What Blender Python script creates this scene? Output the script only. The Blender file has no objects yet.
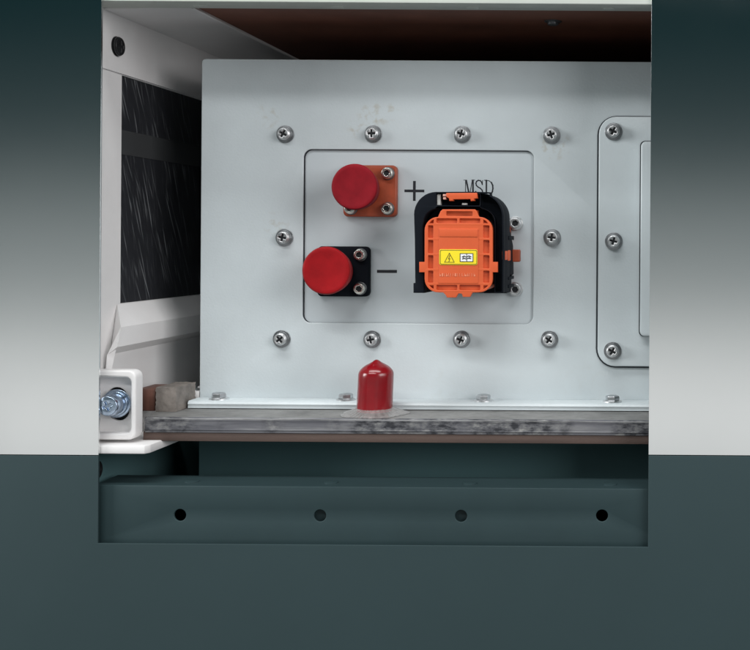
import bpy, bmesh, math, random
from mathutils import Vector, Matrix
random.seed(7)
PI = math.pi
sc = bpy.context.scene
COL = sc.collection

# ------------------------------------------------------------------ measuring
S, D, TH = 0.0008, 0.85, 0.0068        # metres per photo pixel on the module front, camera distance, camera roll
def P(px, py, y=0.0):                  # a point of the photograph at depth y -> metres (X, Z)
    dx, dy = px - 660.0, py - 243.0
    dx, dy = dx + TH * dy, dy - TH * dx
    k = S * (D + y) / D
    return (dx * k, -dy * k)
def X(px, y=0.0, py=243): return P(px, py, y)[0]
def Z(py, y=0.0, px=430): return P(px, py, y)[1]
def L(n, y=0.0): return n * S * (D + y) / D

# ------------------------------------------------------------------ materials
def mat(name, base, rough=0.5, metal=0.0, spec=0.5, var=0.0, vscale=40, bump=0.0, bscale=400, coat=0.0, dist=0.0004, stretch=None, wave=0.0, wscale=6, rvar=0.0, wstretch=(1, 1, 1), rnd=0.0):
    m = bpy.data.materials.new(name); m.use_nodes = True
    nt = m.node_tree; N, K = nt.nodes, nt.links
    b = N['Principled BSDF']
    b.inputs['Base Color'].default_value = (*base, 1)
    b.inputs['Roughness'].default_value = rough
    b.inputs['Metallic'].default_value = metal
    b.inputs['Specular IOR Level'].default_value = spec
    b.inputs['Coat Weight'].default_value = coat
    tc = N.new('ShaderNodeTexCoord'); mp = N.new('ShaderNodeMapping')
    K.new(tc.outputs['Object'], mp.inputs['Vector'])
    if stretch: mp.inputs['Scale'].default_value = stretch
    m['_'] = 0
    if var:
        n = N.new('ShaderNodeTexNoise'); n.inputs['Scale'].default_value = vscale; n.inputs['Detail'].default_value = 6
        n.inputs['Roughness'].default_value = 0.65
        K.new(mp.outputs[0], n.inputs['Vector'])
        r = N.new('ShaderNodeValToRGB')
        r.color_ramp.elements[0].position = 0.3; r.color_ramp.elements[1].position = 0.7
        r.color_ramp.elements[0].color = (*[c * (1 - var) for c in base], 1)
        r.color_ramp.elements[1].color = (*[min(1, c * (1 + var * 0.6)) for c in base], 1)
        K.new(n.outputs['Fac'], r.inputs[0]); K.new(r.outputs[0], b.inputs['Base Color'])
        if rvar:
            mr = N.new('ShaderNodeMapRange'); mr.inputs['To Min'].default_value = rough - rvar; mr.inputs['To Max'].default_value = rough + rvar
            K.new(n.outputs['Fac'], mr.inputs['Value']); K.new(mr.outputs[0], b.inputs['Roughness'])
    if rnd:                                 # each copy has its own tarnish
        oi = N.new('ShaderNodeObjectInfo'); r2 = N.new('ShaderNodeMapRange'); r2.inputs['To Min'].default_value = 1 - rnd; r2.inputs['To Max'].default_value = 1
        K.new(oi.outputs['Random'], r2.inputs['Value']); sc2 = N.new('ShaderNodeVectorMath'); sc2.operation = 'SCALE'
        K.new(b.inputs['Base Color'].links[0].from_socket, sc2.inputs[0]); K.new(r2.outputs[0], sc2.inputs['Scale']); K.new(sc2.outputs[0], b.inputs['Base Color'])
    last = None
    if bump:
        n2 = N.new('ShaderNodeTexNoise'); n2.inputs['Scale'].default_value = bscale; n2.inputs['Detail'].default_value = 2
        K.new(tc.outputs['Object'], n2.inputs['Vector'])
        bp = N.new('ShaderNodeBump'); bp.inputs['Strength'].default_value = bump; bp.inputs['Distance'].default_value = dist
        K.new(n2.outputs['Fac'], bp.inputs['Height']); last = bp
    if wave:
        n3 = N.new('ShaderNodeTexNoise'); n3.inputs['Scale'].default_value = wscale; n3.inputs['Detail'].default_value = 1
        m3 = N.new('ShaderNodeMapping'); m3.inputs['Scale'].default_value = wstretch; K.new(tc.outputs['Object'], m3.inputs['Vector']); K.new(m3.outputs[0], n3.inputs['Vector'])
        bp2 = N.new('ShaderNodeBump'); bp2.inputs['Strength'].default_value = wave; bp2.inputs['Distance'].default_value = 0.004
        K.new(n3.outputs['Fac'], bp2.inputs['Height'])
        if last: K.new(last.outputs[0], bp2.inputs['Normal'])
        last = bp2
    if last: K.new(last.outputs[0], b.inputs['Normal'])
    return m

def stains(m, spots, tint):             # rusty / dusty smudges with a fixed place on the panel
    nt = m.node_tree; N, K = nt.nodes, nt.links
    b = N['Principled BSDF']; tc = N.new('ShaderNodeTexCoord')
    src = b.inputs['Base Color'].links[0].from_socket if b.inputs['Base Color'].links else None
    noi = N.new('ShaderNodeTexNoise'); noi.inputs['Scale'].default_value = 170; noi.inputs['Detail'].default_value = 5
    K.new(tc.outputs['Object'], noi.inputs['Vector'])
    tot = None
    for (x, z, r, s) in spots:
        mp = N.new('ShaderNodeVectorMath'); mp.operation = 'DISTANCE'
        sep = N.new('ShaderNodeSeparateXYZ'); com = N.new('ShaderNodeCombineXYZ')
        K.new(tc.outputs['Object'], sep.inputs[0]); K.new(sep.outputs[0], com.inputs[0]); K.new(sep.outputs[2], com.inputs[2])
        K.new(com.outputs[0], mp.inputs[0]); mp.inputs[1].default_value = (x - X(430), 0, z + .1318)
        mr = N.new('ShaderNodeMapRange'); mr.inputs['From Min'].default_value = r; mr.inputs['From Max'].default_value = r * .45
        mr.inputs['To Max'].default_value = min(1, s * .95); K.new(mp.outputs['Value'], mr.inputs['Value'])
        if tot is None: tot = mr.outputs[0]
        else:
            a = N.new('ShaderNodeMath'); a.operation = 'MAXIMUM'; K.new(tot, a.inputs[0]); K.new(mr.outputs[0], a.inputs[1]); tot = a.outputs[0]
    rm = N.new('ShaderNodeMapRange'); rm.inputs['From Min'].default_value = 0.50; rm.inputs['From Max'].default_value = 0.66
    K.new(noi.outputs['Fac'], rm.inputs['Value'])
    mu = N.new('ShaderNodeMath'); mu.operation = 'MULTIPLY'; K.new(rm.outputs[0], mu.inputs[0]); K.new(tot, mu.inputs[1])
    mx = N.new('ShaderNodeMix'); mx.data_type = 'RGBA'
    K.new(mu.outputs[0], mx.inputs['Factor'])
    if src: K.new(src, mx.inputs['A'])
    else: mx.inputs['A'].default_value = b.inputs['Base Color'].default_value
    mx.inputs['B'].default_value = (*tint, 1)
    K.new(mx.outputs['Result'], b.inputs['Base Color'])

M = {}
M['pack'] = mat('module_paint', (.585, .642, .662), .36, var=.06, vscale=14, bump=.28, bscale=520, wave=.5, wscale=13, spec=.6, wstretch=(.10, .3, 1))
M['plate'] = mat('inner_plate_paint', (.57, .625, .65), .42, var=.04, vscale=20, bump=.08, bscale=900)
M['frame'] = mat('frame_paint', (.80, .785, .78), .45, var=.05, vscale=18, bump=.08, bscale=700)
M['beam'] = mat('beam_paint', (.60, .63, .58), .5, var=.06, vscale=20, bump=.05)
M['zinc'] = mat('zinc', (.88, .90, .92), .36, 1.0, var=.25, vscale=300, bump=.03, bscale=900, rvar=.06, rnd=.28)
M['greyzinc'] = mat('tarnished_zinc', (.40, .415, .43), .36, 1.0, var=.3, vscale=300, rnd=.3)
M['boltzinc'] = mat('bolt_zinc', (.56, .575, .59), .34, 1.0, var=.25, vscale=300)
M['bluezinc'] = mat('blue_zinc', (.50, .60, .74), .22, 1.0, var=.35, vscale=160, rvar=.08)
M['nickel'] = mat('nickel', (.80, .78, .72), .25, 1.0, var=.1, vscale=300)
M['darksteel'] = mat('dark_steel', (.16, .17, .18), .4, .8, var=.3, vscale=300)
M['blackscrew'] = mat('blackened_screw', (.02, .02, .022), .35, .3)
M['recess'] = mat('screw_recess', (.03, .032, .035), .5, .6)
M['red'] = mat('red_vinyl', (.28, .006, .009), .5, var=.25, vscale=60, bump=.06, bscale=500, spec=.14)
M['redmatte'] = mat('faded_red_vinyl', (.20, .006, .012), .6, var=.28, vscale=45, bump=.12, bscale=420, spec=.12)
M['redgloss'] = mat('glossy_red_vinyl', (.21, .004, .008), .24, var=.2, vscale=50, coat=.2, wave=.15, wscale=40)
M['orange'] = mat('orange_plastic', (.62, .098, .026), .48, var=.06, vscale=60, bump=.06, bscale=900)
M['flangeo'] = mat('orange_flange_plastic', (.36, .062, .022), .45, var=.22, vscale=90, bump=.08)
M['black'] = mat('black_plastic', (.007, .009, .013), .6, spec=.06, var=.15, vscale=60, bump=.06, bscale=700)
M['shade_strip'] = mat('dark_shade_strip', (.04, .046, .052), .8, spec=.2)  # for dark strips added where edge shadow lines fall
M['ink'] = mat('black_print', (.012, .014, .020), .6)
M['yellow'] = mat('yellow_label', (.85, .68, .02), .45)
M['olive'] = mat('label_line', (.16, .13, .01), .6)
M['white'] = mat('label_white', (.80, .82, .84), .5)
M['palegrey'] = mat('pale_plastic', (.52, .52, .50), .5)
M['pinkish'] = mat('worn_orange_plastic', (.62, .34, .27), .5)
M['brown'] = mat('brown_board', (.19, .070, .042), .6, var=.2, vscale=30, bump=.1)
M['fibre'] = mat('brown_fibreboard', (.085, .055, .045), .75, var=.25, vscale=60, bump=.3, bscale=500, stretch=(.2, 1, 2))
M['wood'] = mat('wood_block', (.11, .045, .03), .6, var=.55, vscale=70, stretch=(1.5, 1, .25))
M['foil'] = mat('rough_grey', (.22, .195, .175), .6, .05, var=.45, vscale=70, bump=.4, bscale=110, dist=.002)
M['slate'] = mat('dark_band_paint', (.0255, .0465, .0505), .58, var=.05, vscale=7, bump=.06, spec=.3)  # tone of the flat dark band, used as panel colour
M['veiled_beam'] = mat('veiled_beam_paint', (.023, .044, .048), .55, var=.10, vscale=12, bump=.04, spec=.3)  # beam is pale; the dark veil over it is put into this colour
M['shade_toned'] = mat('shade_toned_paint', (.085, .165, .175), .7, var=.05, vscale=12, spec=.2)  # shade of the gap put into the colour of lower module and wall
def satin():
    m = bpy.data.materials.new('satin_metal'); m.use_nodes = True; nt = m.node_tree
    nt.nodes.remove(nt.nodes['Principled BSDF'])
    g = nt.nodes.new('ShaderNodeBsdfAnisotropic'); g.distribution = 'BECKMANN'
    g.inputs['Color'].default_value = (.84, .86, .86, 1); g.inputs['Roughness'].default_value = .25
    tc = nt.nodes.new('ShaderNodeTexCoord'); mp = nt.nodes.new('ShaderNodeMapping'); mp.inputs['Scale'].default_value = (1, 1, .12)
    n = nt.nodes.new('ShaderNodeTexNoise'); n.inputs['Scale'].default_value = 500; n.inputs['Detail'].default_value = 4
    bp = nt.nodes.new('ShaderNodeBump'); bp.inputs['Strength'].default_value = .10; bp.inputs['Distance'].default_value = .0002
    nt.links.new(tc.outputs['Object'], mp.inputs[0]); nt.links.new(mp.outputs[0], n.inputs['Vector']); nt.links.new(n.outputs['Fac'], bp.inputs['Height']); nt.links.new(bp.outputs[0], g.inputs['Normal'])
    n2 = nt.nodes.new('ShaderNodeTexNoise'); n2.inputs['Scale'].default_value = 14; n2.inputs['Detail'].default_value = 6
    mr = nt.nodes.new('ShaderNodeMapRange'); mr.inputs['To Min'].default_value = .24; mr.inputs['To Max'].default_value = .275
    nt.links.new(tc.outputs['Object'], n2.inputs['Vector']); nt.links.new(n2.outputs['Fac'], mr.inputs['Value']); nt.links.new(mr.outputs[0], g.inputs['Roughness'])
    nt.links.new(g.outputs[0], nt.nodes['Material Output'].inputs[0]); return m
M['upright'] = satin()
M['tape'] = mat('dark_tape', (.042, .044, .046), .6)

def scratched():
    m = mat('scratched_black_sheet', (.012, .013, .017), .45)
    nt = m.node_tree; N, K = nt.nodes, nt.links; b = N['Principled BSDF']
    tc = N.new('ShaderNodeTexCoord'); tot = None
    for (ang, sc_, lo, hi, amt) in ((.36, 400, .62, .72, .75), (.50, 290, .635, .73, .6), (.20, 600, .60, .76, .4)):
        m0 = N.new('ShaderNodeMapping'); m0.inputs['Rotation'].default_value = (-ang, 0, 0)
        mp = N.new('ShaderNodeMapping'); mp.inputs['Scale'].default_value = (1, 1, .05)
        K.new(tc.outputs['Object'], m0.inputs['Vector']); K.new(m0.outputs[0], mp.inputs['Vector'])
        n = N.new('ShaderNodeTexNoise'); n.inputs['Scale'].default_value = sc_; n.inputs['Detail'].default_value = 2
        K.new(mp.outputs[0], n.inputs['Vector'])
        mr = N.new('ShaderNodeMapRange'); mr.inputs['From Min'].default_value = lo; mr.inputs['From Max'].default_value = hi; mr.inputs['To Max'].default_value = amt
        K.new(n.outputs['Fac'], mr.inputs['Value'])
        if tot is None: tot = mr.outputs[0]
        else:
            a = N.new('ShaderNodeMath'); a.operation = 'MAXIMUM'; K.new(tot, a.inputs[0]); K.new(mr.outputs[0], a.inputs[1]); tot = a.outputs[0]
    mx = N.new('ShaderNodeMix'); mx.data_type = 'RGBA'; K.new(tot, mx.inputs['Factor'])
    mx.inputs['A'].default_value = (.020, .021, .025, 1); mx.inputs['B'].default_value = (.24, .25, .26, 1)
    K.new(mx.outputs['Result'], b.inputs['Base Color'])
    return m
M['scratch'] = scratched()

def worn():
    m = mat('worn_grey_metal', (.2, .2, .2), .5, .25, bump=.35, bscale=260)
    nt = m.node_tree; N, K = nt.nodes, nt.links; b = N['Principled BSDF']
    tc = N.new('ShaderNodeTexCoord')
    def noise(sc_, scl, det, ro=.6):
        mp = N.new('ShaderNodeMapping'); mp.inputs['Scale'].default_value = scl; K.new(tc.outputs['Object'], mp.inputs['Vector'])
        n = N.new('ShaderNodeTexNoise'); n.inputs['Scale'].default_value = sc_; n.inputs['Detail'].default_value = det; n.inputs['Roughness'].default_value = ro
        K.new(mp.outputs[0], n.inputs['Vector']); return n.outputs['Fac']
    def ramp(src, *stops):
        r = N.new('ShaderNodeValToRGB'); e = r.color_ramp.elements
        e[0].position, e[0].color = stops[0][0], (*stops[0][1], 1); e[1].position, e[1].color = stops[-1][0], (*stops[-1][1], 1)
        for p_, c_ in stops[1:-1]: e.new(p_).color = (*c_, 1)
        K.new(src, r.inputs[0]); return r.outputs[0]
    def mixc(f, A, B):
        m_ = N.new('ShaderNodeMix'); m_.data_type = 'RGBA'; K.new(f, m_.inputs['Factor']); K.new(A, m_.inputs['A']); K.new(B, m_.inputs['B']); return m_.outputs['Result']
    streak = ramp(noise(220, (.06, 1, 1), 4), (.3, (.085, .086, .10)), (.55, (.15, .15, .165)), (.75, (.27, .27, .27)))
    chips = ramp(noise(240, (.45, 1, 1), 8, .7), (.40, (.014, .015, .020)), (.50, (.10, .10, .11)), (.60, (.19, .19, .19)), (.74, (.40, .39, .37)))
    where = ramp(noise(30, (.5, .1, .1), 3), (.44, (0, 0, 0)), (.55, (.9, .9, .9)))
    K.new(mixc(where, streak, chips), b.inputs['Base Color'])
    return m
M['worn'] = worn()
M['wornline'] = mat('bare_scuffed_edge', (.34, .34, .34), .5, .3, var=.75, vscale=60, stretch=(.4, 1, 1))

M['worntop'] = mat('dull_grey_metal', (.22, .22, .215), .55, .2, var=.35, vscale=45, bump=.2, bscale=300)
stains(M['pack'], [(*P(373, 117), .014, .5), (*P(268, 117), .012, .35), (*P(555, 145), .014, .55), (*P(358, 128), .010, .4), (*P(276, 224), .012, .35),
                   (*P(393, 112), .008, .4), (*P(440, 385), .025, .05), (*P(590, 385), .03, .04)], (.36, .29, .17))

# ------------------------------------------------------------------ builders
def finish(me, sharp=32):
    for p in me.polygons: p.use_smooth = True
    me.set_sharp_from_angle(angle=math.radians(sharp))

def link(name, me, m, parent=None, sharp=32):
    finish(me, sharp)
    o = bpy.data.objects.new(name, me); COL.objects.link(o)
    me.materials.clear(); me.materials.append(M[m] if isinstance(m, str) else m)
    if parent:
        o.parent = parent
        w = parent.location.copy(); q = parent.parent
        while q: w += q.location; q = q.parent
        me.transform(Matrix.Translation(-w))
    return o

def thing(name, loc, label, cat, group=None):
    o = bpy.data.objects.new(name, None); COL.objects.link(o); o.location = loc
    o.empty_display_size = .02
    o['label'] = label; o['category'] = cat
    if group: o['group'] = group
    return o

def plate(loops, y0, y1, bevel=0.0, res=2):
    """loops of (X,Z): the first is the outline, the others holes; solid between y0 (front) and y1 (back)"""
    cu = bpy.data.curves.new('tmp', 'CURVE'); cu.dimensions = '2D'; cu.fill_mode = 'BOTH'
    t = abs(y1 - y0) / 2
    b = min(bevel, t * .95)
    cu.extrude = max(t - b, 1e-6); cu.bevel_depth = b; cu.bevel_resolution = res; cu.offset = -b
    for lp in loops:
        sp = cu.splines.new('POLY'); sp.points.add(len(lp) - 1); sp.use_cyclic_u = True
        for p, (x, z) in zip(sp.points, lp): p.co = (x, z, 0, 1)
    o = bpy.data.objects.new('tmp', cu); COL.objects.link(o)
    bpy.context.view_layer.update()
    dg = bpy.context.evaluated_depsgraph_get()
    me = bpy.data.meshes.new_from_object(o.evaluated_get(dg))
    bpy.data.objects.remove(o); bpy.data.curves.remove(cu)
    ym = (y0 + y1) / 2
    me.transform(Matrix(((1, 0, 0, 0), (0, 0, -1, ym), (0, 1, 0, 0), (0, 0, 0, 1))))
    bm = bmesh.new(); bm.from_mesh(me)
    bmesh.ops.remove_doubles(bm, verts=bm.verts, dist=1e-7)
    bmesh.ops.recalc_face_normals(bm, faces=bm.faces)
    bm.to_mesh(me); bm.free()
    return me

def join(*mes):
    bm = bmesh.new()
    for me in mes: bm.from_mesh(me)
    out = bpy.data.meshes.new('m'); bm.to_mesh(out); bm.free()
    return out

def arc(cx, cz, r, a0, a1, n=8):
    return [(cx + r * math.cos(math.radians(a0 + (a1 - a0) * i / n)), cz + r * math.sin(math.radians(a0 + (a1 - a0) * i / n))) for i in range(n + 1)]
def rrect(x0, z0, x1, z1, r, n=7):
    if x0 > x1: x0, x1 = x1, x0
    if z0 > z1: z0, z1 = z1, z0
    return arc(x1 - r, z1 - r, r, 0, 90, n) + arc(x0 + r, z1 - r, r, 90, 180, n) + arc(x0 + r, z0 + r, r, 180, 270, n) + arc(x1 - r, z0 + r, r, 270, 360, n)
def rect(x0, z0, x1, z1): return [(x0, z0), (x1, z0), (x1, z1), (x0, z1)]
def circ(x, z, r, n=32): return [(x + r * math.cos(2 * PI * i / n), z + r * math.sin(2 * PI * i / n)) for i in range(n)]
def ngon(x, z, r, n, a=0): return [(x + r * math.cos(2 * PI * i / n + a), z + r * math.sin(2 * PI * i / n + a)) for i in range(n)]
def cross(x, z, l, w, a=0):
    pts = [(w, w), (w, l), (-w, l), (-w, w), (-l, w), (-l, -w), (-w, -w), (-w, -l), (w, -l), (w, -w), (l, -w), (l, w)]
    c, s = math.cos(a), math.sin(a)
    return [(x + c * p - s * q, z + s * p + c * q) for p, q in pts]
def prect(px0, py0, px1, py1, y, r=0):       # a rectangle given in photo pixels at depth y
    mx, my = (px0 + px1) / 2, (py0 + py1) / 2
    a = (X(px0, y, my), Z(py1, y, mx), X(px1, y, my), Z(py0, y, mx))
    return rrect(*a, r) if r else rect(*a)

def box(x0, x1, y0, y1, z0, z1, bevel=0.0, seg=2):
    bm = bmesh.new()
    bmesh.ops.create_cube(bm, size=1, matrix=Matrix.Translation(((x0 + x1) / 2, (y0 + y1) / 2, (z0 + z1) / 2)) @ Matrix.Diagonal((abs(x1 - x0), abs(y1 - y0), abs(z1 - z0), 1)))
    if bevel: bmesh.ops.bevel(bm, geom=bm.edges[:], offset=bevel, segments=seg, profile=.5, affect='EDGES')
    me = bpy.data.meshes.new('box'); bm.to_mesh(me); bm.free(); return me

def lathe(prof, loc, axis='Y', n=48, fn=None):
    """prof: (radius, height) pairs; height grows towards the camera (axis Y) or upwards (axis Z)"""
    bm = bmesh.new(); rings = []
    for r, h in prof:
        if r < 1e-7: rings.append([bm.verts.new((0, 0, h))])
        else:
            ring = []
            for i in range(n):
                a = 2 * PI * i / n; rr, hh = (r, h) if fn is None else fn(r, h, a)
                ring.append(bm.verts.new((rr * math.cos(a), rr * math.sin(a), hh)))
            rings.append(ring)
    for A, B in zip(rings, rings[1:]):
        if len(A) == 1 and len(B) == 1: continue
        for i in range(n):
            j = (i + 1) % n
            if len(A) == 1: bm.faces.new((A[0], B[i], B[j]))
            elif len(B) == 1: bm.faces.new((A[i], A[j], B[0]))
            else: bm.faces.new((A[i], A[j], B[j], B[i]))
    bmesh.ops.recalc_face_normals(bm, faces=bm.faces)
    me = bpy.data.meshes.new('lathe'); bm.to_mesh(me); bm.free()
    if axis == 'Y': me.transform(Matrix.Rotation(PI / 2, 4, 'X'))
    elif axis == 'X': me.transform(Matrix.Rotation(PI / 2, 4, 'Y'))
    elif axis == '-Z': me.transform(Matrix.Rotation(PI, 4, 'X'))
    me.transform(Matrix.Translation(loc)); return me

def prism(prof, axis, a, b, bevel=0.0):
    """closed profile swept along an axis: 'Y' takes (x,z) points, 'X' takes (y,z) points"""
    bm = bmesh.new()
    mk = (lambda p, t: (p[0], t, p[1])) if axis == 'Y' else (lambda p, t: (t, p[0], p[1])) if axis == 'X' else (lambda p, t: (p[0], p[1], t))
    A = [bm.verts.new(mk(p, a)) for p in prof]; B = [bm.verts.new(mk(p, b)) for p in prof]
    n = len(prof)
    bm.faces.new(A); bm.faces.new(B[::-1])
    for i in range(n): bm.faces.new((A[i], B[i], B[(i + 1) % n], A[(i + 1) % n]))
    bmesh.ops.recalc_face_normals(bm, faces=bm.faces)
    if bevel: bmesh.ops.bevel(bm, geom=bm.edges[:], offset=bevel, segments=2, profile=.5, affect='EDGES')
    me = bpy.data.meshes.new('prism'); bm.to_mesh(me); bm.free(); return me

def ribbon(pts, w, y0, y1, closed=False):    # a printed stroke: polyline of (X,Z) with a width, as thin ink
    mes = []; n = len(pts)
    for i in range(n if closed else n - 1):
        a, b = Vector(pts[i]), Vector(pts[(i + 1) % n]); d = (b - a)
        if d.length < 1e-9: continue
        d.normalize(); e = d * w * .5; q = Vector((-d.y, d.x)) * w * .5
        k = .00001 * (i % 2)                 # neighbours never share a plane
        mes.append(plate([[tuple(a - e + q), tuple(a - e - q), tuple(b + e - q), tuple(b + e + q)]], y0 - k, y1))
    return join(*mes)

def hole_free_copy(o, loc, parent, rot=0.0):   # a thing's part copied with its own pieces
    c = o.copy(); COL.objects.link(c); c.parent = parent; c.location = loc; c.rotation_euler = (0, rot, 0)
    for ch in o.children:
        d = ch.copy(); COL.objects.link(d); d.parent = c
    return c

# screws are modelled about the origin, front towards the camera (-Y)
def pan_screw_meshes(r=.0049, rw=.0070):
    head = join(plate([circ(0, 0, r, 40)], -.0050, -.0022, .0008), plate([circ(0, 0, r * .93, 40), cross(0, 0, r * .60, r * .15)], -.0066, -.0046, .0008, 3),
                lathe([(r * .62, 0), (r * .62, .006)], (0, 0, 0), 'Y', 20))
    rec = plate([circ(0, 0, r * .64, 24)], -.0051, -.0049)
    wash = join(plate([circ(0, 0, rw, 40)], -.0012, 0, .0003), plate([circ(0, 0, rw * .84, 40)], -.0024, -.0010, .0003))
    return head, rec, wash
def build_screw(parent, loc, m='zinc', rm='recess', wm='greyzinc', r=.0049, rw=.0070, name='screw', kind='pan', depth=None):
    o_head, o_rec, o_w = pan_screw_meshes(r, rw)
    if kind == 'socket':
        o_head = join(lathe([(r * .5, 0), (r * .97, 0), (r, .0004), (r, .0034), (r * .9, .0044)], (0, -.0010, 0), 'Y', 36),
                      plate([circ(0, 0, r * .9, 36), ngon(0, 0, r * .52, 6, .3)], -.0058, -.0040, .0004))
        o_rec = plate([circ(0, 0, r * .6, 20)], -.0042, -.0040)
        o_w = plate([circ(0, 0, rw, 36)], -.0012, 0, .0003)
    s = link(name, o_head, m, None); s.parent = parent; s.location = loc
    a = link('recess', o_rec, rm); a.parent = s
    w = link('washer', o_w, wm); w.parent = s
    return s

# ================================================================== the battery module
pack = thing('battery_pack', (X(430), .1, -.1318), 'pale grey battery module with screwed front panel and a recess marked MSD', 'battery module', 'battery modules in the cabinet')
O = Vector(pack.location)
def rel(px, py, y=0.0):
    x, z = P(px, py, y); return Vector((x, y, z)) - O
xl, xr = X(200.5), .12
zt, zb = Z(60.5), Z(401)
win = prect(303, 150, 533.5, 323.5, 0, .0065)
# front sheet with its window
link('front_panel', plate([rrect(xl, zb - .004, xr, zt, .003, 4), win], 0, .0016, .0007), 'pack', pack)
link('shade_strip', plate([prect(297, 144, 540, 330, 0, .008), [(x * 1 , z) for x, z in prect(303.6, 150.5, 533.5, 323.6, 0, .0066)]], .0018, .0032), 'shade_strip', pack)  # dark strip added to draw the shadow line at the window edge
inner = link('inner_plate', plate([prect(290, 138, 546, 336, 0, .004)], .0034, .0065), 'plate', pack)
link('casing', box(xl + .0008, xr, .0066, .40, zb - .004, zt - .0008, .002), 'pack', pack)
# bottom lip
zl1, zl0 = -.1258, -.1313
lip = prism([(X(189, -.02), zl0), (xr, zl0), (xr, zl1), (X(189, -.02), zl1)], 'Y', -.02, .0, 0)
lipm = join(prism([(-.020, zl0), (-.0002, zl0), (-.0002, zl1), (-.020 + .0016, zl1), (-.020, zl1 - .0012), (-.0204, zl1 - .0024), (-.0198, zl1 - .0030)], 'X', X(189, -.02), xr),)
link('bottom_lip', lipm, 'pack', pack, 50)
link('side_tab', box(X(182, .0), xl - .0005, .001, .05, -.1318, -.1212, .0008), 'frame', pack)

# printing on the inner plate
yi = .0034
def ink(me): return link('printed_marking', me, 'ink', inner)
y0, y1 = yi - .00012, yi - .00004
ink(plate([cross(*P(414.4, 191, yi), L(10), L(1.35))], y0, y1))
ink(plate([prect(377, 269.9, 397, 272.9, yi)], y0, y1))
def strokes(lst): 
    out = []
    for w, pts in lst:
        out.append(ribbon([P(*p, yi) for p in pts], L(w), y0, y1))
    return join(*out)
ink(strokes([(.7, [(465.6, 180.6), (465.6, 196)]), (1.5, [(466.4, 181), (469.4, 195.4)]), (.7, [(469.6, 195.4), (472.2, 181)]), (1.6, [(473, 180.6), (473, 196)]),
             (.6, [(463.8, 180.2), (466.8, 180.2)]), (.6, [(471.8, 180.2), (474.6, 180.2)]), (.6, [(464, 196), (467, 196)]), (.6, [(471.3, 196), (474.6, 196)])]))
ss = [(482.3, 184.5), (481.6, 182.2), (480.2, 180.7), (478.3, 180.4), (476.6, 181.4), (475.9, 183.4), (476.4, 185.4), (478.0, 187.0), (480.4, 188.4), (482.1, 190.2), (482.7, 192.4), (481.9, 194.8), (479.9, 196.2), (477.8, 195.8), (476.3, 194), (475.8, 191.6)]
ink(strokes([(1.15, ss), (.6, [(482.4, 184.8), (482.5, 180.6)]), (.6, [(475.7, 191.2), (475.6, 196)])]))
dd = [(485.6, 180.6), (489.0, 180.8), (491.4, 182.6), (492.7, 185.6), (492.9, 188.6), (492.4, 191.6), (490.9, 194.3), (488.6, 195.8), (485.6, 196)]
ink(strokes([(1.5, [(486.4, 180.6), (486.4, 196)]), (.7, dd[:3]), (1.4, dd[2:7]), (.7, dd[6:]), (.6, [(484.2, 180.3), (487, 180.3)]), (.6, [(484.2, 196), (487, 196)])]))

# cover on the right
cov = prect(598.5, 118, 860, 366.5, 0, .014)
link('cover_shade_strip', plate([prect(596.6, 117.0, 858, 368.2, 0, .0155)], -.0014, -.0002), 'shade_strip', pack)  # dark strip set off left and down to draw the cover's gap shadow
cover = link('cover_plate', plate([cov], -.0042, -.0015, .0009), 'pack', pack)
link('raised_box', plate([prect(640.5, 142.5, 820, 336.5, -.012, .004)], -.016, -.0043, .0012), 'pack', cover)

link('box_shade_strip', plate([prect(639.4, 141.6, 822, 337, -.005, .004)], -.0056, -.00425), 'shade_strip', cover)  # thin dark strip added to draw the line at the box's edge
# screws of the front
s0 = build_screw(pack, rel(285.6, 134.4), 'zinc')
rot = [.5, .0, .3, -.3, .2, .1, .9, -.2, .35, .6, .45, .25, .5]
spots = [(285.6, 134.4), (373.4, 134.2), (462.4, 134.6), (551.8, 135.4), (284.8, 237.6), (552.3, 237.6), (282.0, 338.8), (372.4, 339.2), (461.8, 339.2), (549.6, 339.3)]
for i, (px, py) in enumerate(spots):
    if i == 0: s0.rotation_euler = (0, rot[0], 0); continue
    hole_free_copy(s0, rel(px, py), pack, rot[i])
for i, (px, py) in enumerate([(613.6, 131.8), (613.8, 241.2), (612.6, 350.6)]):
    hole_free_copy(s0, rel(px, py, -.0042), pack, rot[i + 10])

# hex bolts along the lip
def hexbolt(parent, loc, r=.0056):
    o = link('bolt', join(lathe([(r * .55, 0), (r * .96, 0), (r, .0004), (r, .0026), (r * .94, .0033), (r * .80, .0037), (r * .45, .0038), (.0, .0035)], (0, 0, .0014), 'Z', 6),), 'boltzinc', None, 25)
    o.parent = parent; o.location = loc
    w = link('washer', lathe([(r * .5, 0), (r * 1.32, 0), (r * 1.32, .0010), (r * 1.05, .0013), (r * .5, .0014)], (0, 0, 0), 'Z', 32), 'zinc'); w.parent = o
    return o
hb = hexbolt(pack, Vector((X(220, -.010), -.010, zl1)) - O)
for px, a in ((347, .4), (484.5, .22), (613.5, .85)):
    c = hole_free_copy(hb, Vector((X(px, -.010), -.010, zl1)) - O, pack); c.rotation_euler = (0, 0, a)
c = hole_free_copy(hb, Vector((X(190.5, .004), .006, -.1212)) - O, pack)

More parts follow.
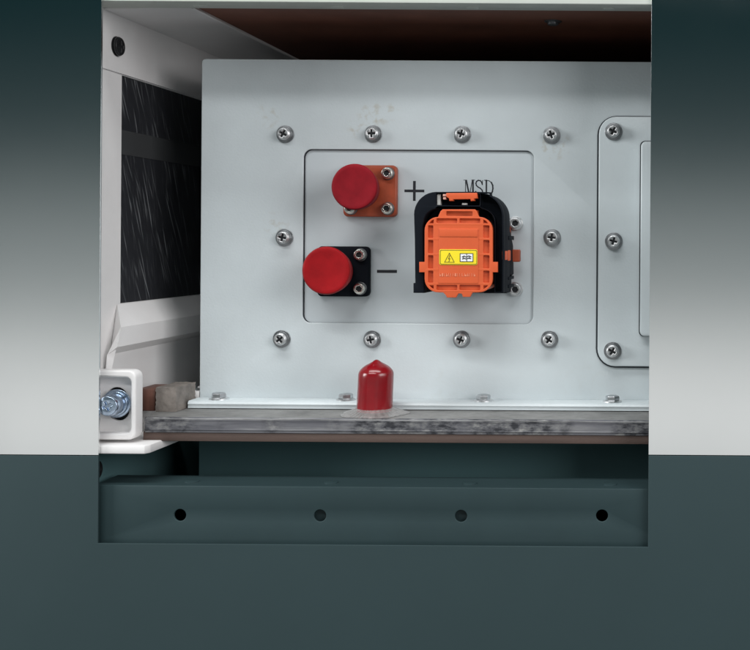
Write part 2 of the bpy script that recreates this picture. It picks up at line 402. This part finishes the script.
# ================================================================== capped connectors
def connector(name, fx0, fy0, fx1, fy1, cap, base, fm, cm, label, ch):
    t = thing(name, (X((fx0 + fx1) / 2, yi), yi, Z(fy1, yi, (fx0 + fx1) / 2)), label, 'connector', 'capped connectors on the recessed plate')
    T = Vector(t.location)
    yf = yi - .0065
    x0, x1, z1, z0 = X(fx0, yf, (fy0 + fy1) / 2), X(fx1, yf, (fy0 + fy1) / 2), Z(fy0, yf, (fx0 + fx1) / 2), Z(fy1, yf, (fx0 + fx1) / 2)
    link('flange', plate([rrect(x0, z0, x1, z1, .0038)], yf, yi - .0003, .0010), fm, t)
    cx, cz = P(*base, yf)
    link('collar', lathe([(.0, 0), (.0105, 0), (.0105, .006), (.0095, .0065), (.0, .0065)], (cx, yf + .0005, cz), 'Y'), fm, t)
    px, py, pr = cap
    r = L(pr, yf - ch)
    fx, fz = P(px, py, yf - ch)
    # the cap leans a touch: its axis runs from the flange to where its face is seen
    prof = [(r * .82, 0), (r * .85, .004), (r * .83, .0045)] + [(r * (.84 + .16 * (k / 6) ** .6), .0045 + (ch - .0070) * k / 6) for k in range(1, 7)] + [(r * .985, ch - .0012), (r * .95, ch - .0003), (r * .90, ch), (r * .80, ch - .0003), (r * .4, ch - .0006), (0, ch - .0007)]
    me = lathe(prof, (0, 0, 0), 'Y', 64)
    sx, sz = (fx - cx) / ch, (fz - cz) / ch
    for v in me.vertices:
        h = -v.co.y; v.co.x += sx * h; v.co.z += sz * h
    me.transform(Matrix.Translation((cx, yf, cz)))
    link('cap', me, cm, t)
    first = None; d = .0066
    for (ux, uz) in ((x1 - d, z1 - d), (x1 - d, z0 + d), (x0 + d, z0 + d), (x0 + d, z1 - d)):
        loc = Vector((ux, yf, uz)) - T
        if first is None: first = build_screw(t, loc, 'nickel', 'recess', 'darksteel', .0046, .0052, 'screw', 'socket')
        else: hole_free_copy(first, loc, t, random.uniform(0, 1))
    return t
connector('capped_connector', 343.2, 165.2, 396.4, 216.8, (354.2, 186.8, 23.2), (361.5, 189.6), 'flangeo', 'redmatte',
          'red capped connector on an orange square flange beside the plus sign', .040)
connector('capped_connector', 317.0, 246.4, 369.0, 296.6, (325.9, 270.6, 24.2), (334, 271.2), 'black', 'red',
          'red capped connector on a black square flange beside the minus sign', .042)

# ================================================================== service plug
yF = -.070                                   # front of the orange cover
plug = thing('service_plug', (X(478, yi), yi, Z(296, yi)), 'orange service disconnect plug in a black lever handle, with a yellow warning label', 'disconnect plug')
PO = Vector(plug.location)
q = lambda px, py, y=yF: P(px, py, y)
# body
def outline(y, g=0.0, tab=True):
    l, r_, t, b = 424.6 - g, 492.6 + g, 217 - g, 292.4 + g
    R_ = 13.5
    def A(cx, cy, a0, a1): return [q(cx + (R_ + g) * math.cos(math.radians(a)), cy - (R_ + g) * math.sin(math.radians(a)), y) for a in [a0 + (a1 - a0) * i / 8 for i in range(9)]]
    l2, r2, t2, b2 = 424.6 + R_, 492.6 - R_, 217 + R_, 292.4 - R_
    pts = A(r2, t2, 0, 90)
    if tab: pts += [q(*p, y) for p in ((478.3, 215.5), (476.6, 211.2), (474.8, 209.4), (442.6, 209.4), (440.6, 211.2), (438.6, 215.5))]
    pts += A(l2, t2, 90, 180)
    if tab: pts += [q(*p, y) for p in ((424.6, 262), (419.2, 262), (419.2, 272.3), (424.6, 272.3))]
    pts += A(l2, b2, 180, 270)
    if tab: pts += [q(*p, y) for p in ((443.2, 292.6), (445.6, 295), (447, 297.6), (456, 297.6), (458.2, 293.6), (461.5, 293.6), (463, 297), (470, 297), (472.4, 292.6))]
    pts += A(r2, b2, 270, 360)
    if tab: pts += [q(*p, y) for p in ((492.6, 272.3), (497.6, 272.3), (497.6, 262), (492.6, 262))]
    return pts
def hole(a, b, c, d, y=yF): return prect(a, b, c, d, y, .0007)
pockets = []
for (a, b) in ((428.0, 433.2), (483.2, 489.4)):
    for (c, d) in ((225.5, 238), (240.2, 253.4), (255.4, 268.6), (270.8, 282.8)): pockets.append(hole(a, c, b, d))
for (a, b) in ((436.4, 457.2), (459.4, 480.2)):
    pockets.append(hole(a, 218.6, b, 223.2)); pockets.append(hole(a, 285, b, 290.2))
tri = lambda *p: [q(*a) for a in p]
pockets += [tri((429.2, 223.4), (433.6, 223.4), (433.6, 219.6), (431.2, 221.0)), tri((483.4, 223.4), (488.0, 223.4), (486.0, 221.0), (483.4, 219.6)),
            tri((429.2, 285.4), (433.6, 285.4), (433.6, 289.0), (431.2, 287.7)), tri((483.4, 285.4), (488.0, 285.4), (486.0, 287.7), (483.4, 289.0))]
pockets.append(hole(446.2, 211.4, 472.6, 216.0))
body = link('body', join(plate([outline(yF)] + pockets, yF, yF + .0030, .00025),
                         plate([outline(yF, -1.0, False)], yF + .0024, -.010, .0006),
                         plate([prect(441, 209.9, 476.2, 219, yF)], yF + .0085, -.02)), 'orange', plug)
# raised centre field with a fine step round it
link('centre_field', plate([prect(438.6, 228.6, 478.4, 283.4, yF, .0006)], yF - .0003, yF + .0005, .0001), 'orange', body)
link('title_field', plate([prect(439.6, 229.4, 477.6, 236.8, yF)], yF - .0007, yF - .0002, .00015), 'orange', body)
# faint raised letters too worn to read
random.seed(3)
let = []; px = 439.8
while px < 475:
    w = random.uniform(1.0, 2.0)
    let.append(plate([prect(px, 273.2, px + .45, 276.4, yF)], yF - .00055, yF - .0002))
    if random.random() < .6: let.append(plate([prect(px + .47, random.choice((273.2, 274.6, 276)), px + w, random.choice((276.4, 276.4)), yF)], yF - .00054, yF - .0002))
    px += w + .75
link('embossing', join(*let), mat('scuffed_orange_plastic', (.68, .22, .12), .5), body)
# label
lab = link('warning_label', plate([prect(439.4, 249.4, 477.6, 265.0, yF, .0014)], yF - .0007, yF - .0001, .0001), 'yellow', plug)
yl = yF - .0007
def lk(name, me, m): return link(name, me, m, lab)
fr = [prect(439.9, 249.9, 477.1, 264.5, yl, .0012), prect(440.5, 250.5, 476.5, 263.9, yl, .0009)]
lk('label_border', plate(fr, yl - .00012, yl - .00003), 'olive')
t3 = [P(*p, yl) for p in ((449.4, 253.2), (454.2, 262.2), (444.6, 262.2))]
bolt = [P(*p, yl) for p in ((450.0, 255.2), (448.5, 258.9), (449.9, 258.5), (448.9, 261.6))]
lk('hazard_symbol', join(ribbon(t3, L(.55), yl - .00014, yl - .00004, True), ribbon(bolt, L(.6), yl - .00016, yl - .00004)), 'olive')
lk('symbol_box', plate([prect(460.2, 253.6, 473.0, 261.6, yl)], yl - .00012, yl - .00003), 'white')
bk = [rect(*[0] * 4)]
yb = yl - .00014
book = [ribbon([P(*p, yl) for p in ((460.2, 253.6), (473.0, 253.6), (473.0, 261.6), (460.2, 261.6))], L(.6), yb - .0001, yb, True),
        ribbon([P(*p, yl) for p in ((466.7, 254), (466.7, 261.4))], L(.4), yb - .00014, yb),
        ribbon([P(*p, yl) for p in ((462.4, 256.9), (464.2, 256.1), (466.4, 257.0), (468.8, 255.9), (471.0, 256.6))], L(.75), yb - .00018, yb),
        ribbon([P(*p, yl) for p in ((462.6, 258.9), (464.4, 258.3), (466.4, 259.0), (468.8, 258.1), (470.8, 258.6))], L(.75), yb - .0002, yb),
        ribbon([P(*p, yl) for p in ((463.4, 256.5), (463.4, 258.8))], L(.6), yb - .00022, yb), ribbon([P(*p, yl) for p in ((469.6, 256.2), (469.6, 258.6))], L(.6), yb - .00024, yb)]
lk('manual_symbol', join(*book), 'ink')
# handle
yH = -.067
h = lambda px, py: P(px, py, yH)
def harc(cx, cy, rx, ry, a0, a1, n=9): return [h(cx + rx * math.cos(math.radians(a0 + (a1 - a0) * i / n)), cy - ry * math.sin(math.radians(a0 + (a1 - a0) * i / n))) for i in range(n + 1)]
outer = [h(424.4, 293), h(413.2, 293), h(413.2, 283.2), h(415.0, 283.2), h(414.6, 240)] + harc(436, 214.5, 22.2, 22.6, 180, 90) + [h(474, 191.7), h(490.2, 192.2), h(490.6, 195)] + harc(479, 217, 24.2, 24.4, 62, 0) + [h(503.6, 250), h(503, 293), h(494.2, 293)] + \
        [h(494.6, 226)] + harc(479.5, 222, 14.8, 13.0, 10, 80, 6) + [h(478.6, 206.6), h(439, 206.6)] + harc(438, 222, 14.4, 13.0, 100, 170, 6) + [h(423.0, 226)]
slot1 = prect(436.4, 193.8, 479.5, 205.4, yH, .0006)
front = plate([outer, slot1], yH, yH + .009, .0008)
deep_outer = [h(424.4, 293), h(415.2, 293), h(414.8, 240)] + harc(436, 214.5, 21.9, 22.3, 180, 90) + [h(481, 192.2)] + harc(479, 217, 23.8, 24.0, 80, 0) + [h(503.2, 250), h(502.6, 293), h(494.2, 293)] + \
        [h(494.6, 226)] + harc(479.5, 222, 14.8, 13.0, 10, 80, 6) + [h(478.6, 206.9), h(439, 206.9)] + harc(438, 222, 14.4, 13.0, 100, 170, 6) + [h(423.0, 226)]
back = plate([deep_outer], yH + .0092, -.030, .0008)
lever = plate([[P(*p, -.012) for p in ((488, 292), (488, 226), (497, 216), (505, 222), (510, 233), (512.4, 246), (513, 274), (511, 276), (510, 292))]], -.034, -.006, .002)
ribs = []
for (a, b) in ((236, 240), (276, 279), (284, 287)):
    ribs.append(plate([prect(500, a, 512.6, b, -.02)], -.040, -.012, .0004))
link('housing', plate([[P(*p, -.06) for p in ((430, 286), (424, 276), (424, 226), (430, 214), (440, 206), (478, 206), (488, 214), (496, 226), (496, 280), (490, 287))]], -.058, yi - .0002, .001), 'black', plug)
handle = link('handle', join(front, back, lever, *ribs), 'black', plug)
# what sits in the slot of the handle
lat = join(plate([[h(*p) for p in ((446.6, 193.2), (477.4, 193.0), (477.8, 198.6), (474.6, 199.0), (474.8, 201.0), (471.2, 201.4), (470.8, 199.3), (454, 199.6), (453.6, 201.2), (449.8, 201.2), (449.4, 198.6), (446.8, 197))]], yH - .0022, yH + .004, .0006),)
link('latch', lat, 'orange', plug)
link('latch_tongue', plate([prect(442.9, 194.2, 446.6, 196.6, yH), ], yH - .0004, yH + .006, .0004), 'pinkish', plug)
link('latch_tongue', plate([prect(443.2, 197.4, 446.2, 199.6, yH), ], yH - .0004, yH + .006, .0004), 'pinkish', plug)
link('slot_insert', plate([prect(436.5, 194.2, 439.9, 205.0, yH)], yH + .0022, yH + .007, .0002), 'palegrey', plug)
link('slot_insert', plate([prect(461.4, 203.0, 466.2, 204.9, yH)], yH + .0022, yH + .007, .0002), 'palegrey', plug)
# pivot windows on the lever's side and the tab near the plate
xs = X(503.2, yH, 255)
for yy, hh in ((-.0535, .0034), (-.0375, .0040)):
    link('pivot', box(xs - .002, xs + .0007, yy - .0055, yy + .0055, Z(255, yy) - hh, Z(255, yy) + hh, .0006), 'orange', plug)
link('lock_tab', plate([prect(495, 249.4, 520.6, 261.8, -.006, .0012)], -.012, -.004, .0008), 'flangeo', plug)
link('lock_tab', plate([prect(500, 227, 510.2, 292, -.003, .0012)], -.005, .002, .0006), 'flangeo', plug)
link('base_flange', plate([prect(446, 226, 511, 292.5, yi, .004)], -.004, yi - .0003, .001), 'black', plug)
f1 = build_screw(plug, Vector((*P(515.6, 223.4, yi), 0)).xzy - Vector((0, 0, 0)), 'zinc', 'recess', 'zinc', .0050, .0058, 'screw', 'socket')
f1.location = Vector((P(515.8, 223.6, yi)[0], yi, P(515.8, 223.6, yi)[1])) - PO
hole_free_copy(f1, Vector((P(515.8, 289.2, yi)[0], yi, P(515.8, 289.2, yi)[1])) - PO, plug, .4)

# ================================================================== red cap standing on the plate
zP = -.1320
cx, cy = X(374.6, -.038, 400), -.038
rc = thing('protective_cap', (cx, cy, zP), 'upright glossy red vinyl cap with a pointed top on a crinkled clear collar', 'cap')
rad = L(17.4, -.038); z0 = Z(411, -.038); zs = Z(371.5, -.038); zt_ = Z(360, -.038)
H = zs - z0
prof = [(rad * .90, 0), (rad * 1.0, 0), (rad * 1.0, .0006)] + [(rad * (1 - .012 * k / 8), H * k / 8) for k in range(1, 8)] + [(rad * .985, H * .93), (rad * .97, H * .97), (rad * .93, H + .0003), (rad * .86, H + .0017), (rad * .75, H + .0032), (rad * .58, H + .0048), (rad * .42, H + .0059), (rad * .30, H + .0067), (rad * .20, H + .0077), (rad * .10, H + .0086), (0, H + .0089)]
def pl(r, hh, a): return (r * (1 + .004 * math.sin(9 * a + .5) + .003 * math.sin(17 * a)), hh)
me = lathe(prof, (0, 0, 0), 'Z', 96, pl)
for v in me.vertices: v.co.x += v.co.z * .035
me.transform(Matrix.Translation((cx, cy, z0)))
link('cap', me, 'redgloss', rc, 60)
def fan(r, hh, a):
    k = max(0, (r - .011)) / .015
    return (r * (1 + .06 * k * math.sin(5 * a + 1) + .012 * k * math.sin(13 * a)), hh + .0003 * k * (1.2 - k) * 2 * math.sin(34 * a + 3 * math.sin(3 * a)))
clear = mat('clear_film', (.50, .49, .48), .22, .3, var=.3, vscale=160, bump=.3, bscale=300)
clear.node_tree.nodes['Principled BSDF'].inputs['Alpha'].default_value = .5
link('collar', lathe([(.0100, .0052), (.0126, .0046), (.0150, .0036), (.0180, .0024), (.0210, .0014), (.0235, .0006), (.0250, .0002)], (cx, cy, zP + .0004), 'Z', 240, fan), clear, rc, 80)

# ================================================================== plate, board, blocks
yE = -.062
tray = thing('support_plate', (X(400), 0, zP - .0108), 'worn dark grey metal plate with chipped front edge under the pale module', 'metal plate')
def slab(xa, xb, ya, yb, za, zb, bev): return box(xa, xb, ya, yb, za, zb, bev)
pts = [(X(146, yE), yE), (.10, yE), (.10, .34), (X(172, .0), .34), (X(172, .0), -.012)]
pts2 = [(x, max(y, yE + .0032)) if i < 2 else (x, y) for i, (x, y) in enumerate(pts)]
link('plate_slab', prism(pts2, 'Z', zP - .0108, zP, .0003), 'worntop', tray)
zt0, zb0_ = zP + .00015, zP - .0110
edge = [(yE + .0030, zt0), (yE + .0006, zt0), (yE, zt0 - .0006), (yE, zt0 - .0024), (yE + .0003, zt0 - .0026), (yE + .0003, zt0 - .0083), (yE - .0001, zt0 - .0086), (yE - .0001, zt0 - .0092), (yE + .0006, zt0 - .0095), (yE + .0006, zb0_), (yE + .0030, zb0_)]
link('front_edge', prism(edge, 'X', X(146, yE), .10), 'worn', tray, 25)
link('worn_line', box(X(147, yE), .0995, yE - .00012, yE + .001, zt0 - .0013, zt0 - .0006, 0), 'wornline', tray)
board = thing('board', (X(400), 0, zP - .0186), 'thin brown fibreboard strip lying under the worn grey plate', 'board')
link('board_sheet', prism([(X(143.5, yE), yE + .0015), (.10, yE + .0015), (.10, .34), (X(165), .34), (X(165), -.01)], 'Z', zP - .0176, zP - .0111, .0004), 'fibre', board)
wb = thing('wooden_block', (X(150, -.03), -.02, -.1319), 'small reddish brown wooden block between white bracket and rough grey block', 'block')
def on_tray(px, py, y): return P(px, py, y)
link('block_body', box(X(137, -.034), X(156.5, -.034), -.034, -.005, -.1318, Z(389, -.034, 150), .0012), 'wood', wb)
fb = thing('packing_block', (X(168, -.03), -.02, -.1319), 'rough grey block between the brown wooden block and the module corner', 'block')
bm = bmesh.new(); bmesh.ops.create_cube(bm, size=1); bmesh.ops.subdivide_edges(bm, edges=bm.edges[:], cuts=9, use_grid_fill=True)
x0, x1, zz = X(156.8, -.036), X(177, -.036), Z(387.5, -.036, 168)
for v in bm.verts:
    c = v.co.copy()
    v.co = Vector(((x0 + x1) / 2 + c.x * (x1 - x0), -.019 + c.y * .034, (-.1318 + zz) / 2 + c.z * (zz + .1318)))
    if c.z > -.49: v.co += Vector((random.uniform(-1, 1), random.uniform(-1, 1), random.uniform(-1.2, .5))) * .00045
me = bpy.data.meshes.new('foil'); bm.to_mesh(me); bm.free()
link('block_body', me, 'foil', fb, 60)

# ================================================================== second module in the gap below
low = thing('battery_pack', (X(430), .1, -.5), 'module front painted dark for the shade in the gap between worn plate and beam', 'battery module', 'battery modules in the cabinet')
link('front_panel', plate([rrect(xl - .002, -.5, xr, -.1535, .003, 4)], .004, .006, .0006), 'shade_toned', low)
link('casing', box(xl, xr, .0062, .4, -.5, -.1545, .001), 'shade_toned', low)

# ================================================================== the cabinet
cab = thing('battery_cabinet', (X(375), .1, -.5), 'metal battery cabinet frame with white side wall, added smooth grey uprights and an added dark lower panel', 'cabinet')
yU = -.085
xa, xb = X(100, yU, 243), X(650, yU, 243)
zu = -.1545
zu = Z(455, yU, 100)
XL, XR = -.62, .22
def upright(x_in, x_out, zb_):  # uprights added in place of the dark-to-pale side bands
    return join(plate([rect(min(x_in, x_out), zb_, max(x_in, x_out), .40)], yU, yU + .0018, .00008))
link('upright', upright(xa, XL, zu), 'upright', cab)
zu2 = Z(455, yU, 700)
link('upright', upright(xb, XR, zu2), 'upright', cab)
zk = Z(545, yU, 375)
link('dark_band_panel', plate([[(XL, -.60), (XR, -.60), (XR, zu2 - .0006), (xb, zu2 - .0006), (xb, zk), (xa, zk), (xa, zu - .0006), (XL, zu - .0006)]], yU - .0004, yU + .0018, .0004), 'slate', cab)  # added panel in place of the flat dark band across the bottom
XW = -.4162
# side wall: plate with an opening backed by a scratched black sheet (runs in depth, faces the module)
def sideplate(loops, xin, xout):
    """loops in (Y,Z)"""
    me = plate([[(a, b) for a, b in lp] for lp in loops], 0, xout - xin if xout > xin else xin - xout, 0)
    me.transform(Matrix.Rotation(PI / 2, 4, 'Z'))        # (x,y,z) -> (-y,x,z)
    lo = min(v.co.x for v in me.vertices)
    me.transform(Matrix.Translation((min(xin, xout) - lo, 0, 0)))
    return me
yb_ = .45
zo1, zo0 = .1266, -.0495
wall = link('side_wall', sideplate([rect(yU + .002, -.1545, yb_, .20), [(-.030, zo0), (-.030, zo1), (yb_ - .1, zo1), (yb_ - .1, zo0)]], XW, XW - .0015), 'frame', cab)
link('side_rail', sideplate([rect(yU + .002, zo1 + .0006, yb_, .195)], XW + .0018, XW + .0002), 'frame', cab)
link('side_wall', sideplate([rect(yU + .002, -.30, yb_, -.1552)], XW, XW - .0015), 'shade_toned', cab)  # lower part of the wall, with the gap's shade put into its colour
sheet = link('side_sheet', sideplate([rect(-.034, zo0 - .006, yb_ - .09, zo1 + .006)], XW - .0018, XW - .003), 'scratch', cab)
zb1, zb0 = Z(129.5, -.03, 121), Z(154, -.03, 121)
link('tape_band', sideplate([rect(-.0295, zb0, yb_ - .1005, zb1)], XW - .0012, XW - .0017), 'tape', sheet)
# flange at the top of the wall with a bright bead
link('top_flange', join(prism([(XW + .0022, .1724), (XW + .0022, .1706), (X(189, -.06), .1735), (X(191, -.06), .1716), (X(192.4, -.06), .1722), (X(191.6, -.06), .1748), (X(189, -.06), .1752)], 'Y', -.0600, yb_)), 'frame', cab, 40)
# lower ledge rail of the wall, its front end cut on a slant
rail = [(XW + .0004, zo0 - .0005), (XW + .0115, zo0 - .0165), (XW + .0115, zo0 - .031), (XW + .004, zo0 - .037), (XW + .004, -.131), (XW + .0004, -.131)]
rm = prism(rail, 'Y', -.035, yb_ - .02)
for v in rm.vertices:
    if v.co.y < -.03: v.co.y -= max(0, min(.022, (zo0 - v.co.z) * 1.0))
link('lower_rail', rm, 'frame', cab)
# screws in the side wall
def side_screw(y, z, r=.0072, name='screw', m='blackscrew'):
    h_, r_, w_ = pan_screw_meshes(r, r * 1.05)
    R_ = Matrix.Rotation(PI / 2, 4, 'Z')
    for me in (h_, r_, w_): me.transform(Matrix.Diagonal((.55, 1, 1, 1)) @ R_)
    s = link(name, h_, m); s.parent = cab; s.location = Vector((XW + .0019, y, z)) - Vector(cab.location)
    a = link('recess', r_, 'recess'); a.parent = s
    b = link('washer', w_, 'blackscrew'); b.parent = s
    return s
dxy = 112.5 - 660
ys = (-XW + .0) / (547.5 * S) * D - D
zs_ = Z(46.5, ys, 112)
ws = side_screw(ys, zs_)
c = hole_free_copy(ws, Vector((XW + .0003, -.068, Z(470, -.068, 105))) - Vector(cab.location), cab)

# beams across the front
z_u = Z(3, -.083, 375)
ub = link('cross_beam', box(XW + .0006, xb + .02, -.083, -.0602, z_u, z_u + .06, .0012), 'beam', cab)
for i, px in enumerate((201, 338, 473, 609)):
    link('weld_stud', lathe([(.0, 0), (.0045, 0), (.0045, .0004), (.0035, .0008), (0, .0009)], (X(px, -.068, 6), -.069, z_u + .0001), '-Z', 24), 'beam', ub)
sb = link('shelf_board', box(X(190, -.06), .12, -.0598, .45, z_u + .0022, z_u + .012), 'brown', cab)
bs = link('screw', join(lathe([(.0068, 0), (.0068, .0006), (.0046, .0010), (.0044, .0028), (.0030, .0034), (0, .0035)], (X(553, -.0135, 22), -.0135, z_u + .0021), '-Z', 32)), 'darksteel', cab)

zt2 = Z(487, -.080, 375)
ybm = -.080
zb2 = Z(544.8, ybm, 375)
def beam_pts(): return rect(xa - .006, zb2, xb + .02, zt2)
holes = [circ(*P(px, py, ybm), L(6.0, ybm), 32) for px, py in ((180, 515), (320, 515.6), (461, 516), (602, 515.6))]
lb = link('cross_beam', join(plate([beam_pts()] + holes, ybm, ybm + .0018, .0005), box(xa - .006, xb + .02, ybm + .0018, -.0455, zt2 - .0016, zt2 - .0001),
                             box(xa - .006, xb + .02, -.047, -.0455, zb2, zt2 - .0018)), 'veiled_beam', cab)
for px, py in ((320, 515.6), (461, 516)):
    x_, z_ = P(px, py, ybm); link('hole_backer', plate([circ(x_, z_, .011, 24)], ybm + .0052, ybm + .0062), 'veiled_beam', lb)  # plates added so the two middle holes show paler
for i, px in enumerate((192, 331, 470, 610)):
    link('weld_stud', lathe([(.0, 0), (.0052, 0), (.0052, .0004), (.0042, .0007), (0, .0008)], (X(px, -.066, 480), -.066, zt2 - .0001), 'Z', 24), 'veiled_beam', lb)

# bracket with a bolt in a slotted hole, lower left
yB = -.074
bx1 = X(135.5, yB, 400); bx0 = XW - .012
bz1, bz0 = Z(370.5, yB, 120), Z(440, yB, 120)
ot = rrect(bx0, bz0, bx1, bz1, .0055)
inn = rrect(bx0 - .004, bz0 + L(6), bx1 - L(4.5), bz1 - L(6.5), .004)
inn = [(max(x, bx0 + .001), z) for x, z in inn]
slot = []
sx, sz = P(117, 404, -.066)
for (dx, dz, a0, a1) in ((-.0005, .0045, 0, 180), (.001, -.0045, 180, 360)):
    slot += [(sx + dx + .0078 * math.cos(math.radians(a0 + (a1 - a0) * i / 10)), sz + dz + .0078 * math.sin(math.radians(a0 + (a1 - a0) * i / 10))) for i in range(11)]
br = link('bracket', join(plate([ot, inn], yB, -.0622, .0014, 3), plate([rrect(bx0 + .0002, bz0 + .0004, bx1 - .0004, bz1 - .0004, .005), slot], -.0655, -.0625, .0006)), 'frame', cab)
link('slot_backing', plate([rrect(sx - .013, sz - .017, sx + .011, sz + .016, .002)], -.0600, -.0590), 'recess', br)
hx, hz = P(109.2, 404.8, -.081)
wx, wz = P(116.5, 404.2, -.067)
BR = .0078
bo = join(plate([ngon(0, 0, BR * 1.0, 36)], -.0034, -.0022, .0003), lathe([(BR * .5, 0), (BR * .98, 0), (BR * 1.0, .004), (BR * .98, .0085), (BR * .90, .0098)], (0, 0, 0), 'Y', 6 * 8, None),
          plate([circ(0, 0, BR * .9, 40), cross(0, 0, BR * .45, BR * .12, .4)], -.0108, -.0094, .0004), lathe([(BR * .55, .0), (BR * .55, .0092), (0, .0092)], (0, 0, 0), 'Y', 24))
bo = join(bo, plate([circ(0, 0, BR * 1.34, 48)], .0022, .0036, .0004), plate([circ(0, 0, BR * 1.15, 48)], 0, .0021, .0004))
bo.transform(Matrix.Translation(((hx + wx) / 2, -.0715, (hz + wz) / 2)))
link('bolt', bo, 'bluezinc', br)
# white foot plate under the bracket and board
fp = [(XW - .012, -.083), (X(178, -.070), -.083), (X(181, -.062), -.070), (X(186, -.05), -.05), (X(196, -.0), .06), (XW - .012, .06)]
zf = Z(444.5, -.078, 140)
link('foot_plate', prism([(XW - .012, -.082), (X(146, -.082), -.082), (X(153, -.076), -.0775), (X(170, -.05), -.05), (X(200, .0), .06), (XW - .012, .06)], 'Z', zf - .0062, zf, .0010), 'frame', cab)
# sides and back that close the cabinet
link('rear_panel', box(XL, XR, .452, .456, -.6, .4), 'shade_toned', cab)
link('outer_side', join(box(XL, XL + .003, yU + .0022, .4515, -.6, .4), ), 'slate', cab)
link('outer_side', join(box(XR - .003, XR, yU + .0022, .4515, -.6, .4), ), 'slate', cab)
link('top_panel', box(XL + .0035, XR - .0035, -.0595, .4515, .395, .399), 'slate', cab)

# ================================================================== camera, light
cam = bpy.data.cameras.new('camera'); co = bpy.data.objects.new('camera', cam); COL.objects.link(co)
co.location = (0, -D, 0); co.rotation_euler = (PI / 2, -TH, 0)
cam.sensor_fit = 'HORIZONTAL'; cam.sensor_width = 36; cam.lens = 36 * D / (750 * S)
cam.shift_x = (375 - 660) / 750; cam.shift_y = -(325 - 243) / 750
cam.clip_start = .01; cam.clip_end = 50
sc.camera = co

w = bpy.data.worlds.new('World'); sc.world = w; w.use_nodes = True
w.node_tree.nodes['Background'].inputs[0].default_value = (.016, .06, .068, 1)
w.node_tree.nodes['Background'].inputs[1].default_value = .35

def area(name, loc, target, sx, sy, power, col=(1, 1, 1)):
    l = bpy.data.lights.new(name, 'AREA'); l.shape = 'RECTANGLE'; l.size = sx; l.size_y = sy; l.energy = power; l.color = col
    o = bpy.data.objects.new(name, l); COL.objects.link(o); o.location = loc
    d = Vector(target) - Vector(loc); o.rotation_euler = d.to_track_quat('-Z', 'Y').to_euler()
    return o
c0 = Vector((-.2, 0, 0))
def at(el, dist, x=-.2): return (x, -dist * math.cos(math.radians(el)), dist * math.sin(math.radians(el)))
area('room_lamp_far', at(38, 2.2, -.6), c0, 1.7, .14, 15, (1, 1, 1))
area('room_lamp_near', at(64, 2.2, -.2), c0, 2.4, .45, 35, (.98, 1, 1))
area('fill_light_side', (1.55, -1.45, .55), (-.35, 0, 0), 1.3, 1.1, 28, (1, .985, .99))  # unseen fill added on the right to brighten the left wall
area('fill_light_left', (-2.8, -1.15, .65), (0, 0, .05), 1.0, 1.1, 50, (.98, 1, 1))  # unseen fill added on the left to lift the module's right part
area('gradient_light_low', (-.45, -1.70, -.74), (-.45, 0, -.74), 2.6, .62, 3.5, (1, .99, .98))  # unseen lamp added so the uprights mirror pale at the bottom
area('gradient_light_mid', (-.45, -1.70, -.215), (-.45, 0, -.215), 2.6, .42, .80, (.96, 1, .99))  # dimmer unseen lamp, added for the middle of the uprights' gradient
area('gradient_light_high', (-.45, -1.70, .20), (-.45, 0, .20), 2.6, .40, .10, (.92, 1, 1))  # faint unseen lamp added for the dark upper end of that gradient
sc.view_settings.view_transform = 'Standard'; sc.view_settings.look = 'None'
sc.view_settings.exposure = .12; sc.view_settings.gamma = 1
for mm in bpy.data.materials:
    if '_' in mm: del mm['_']
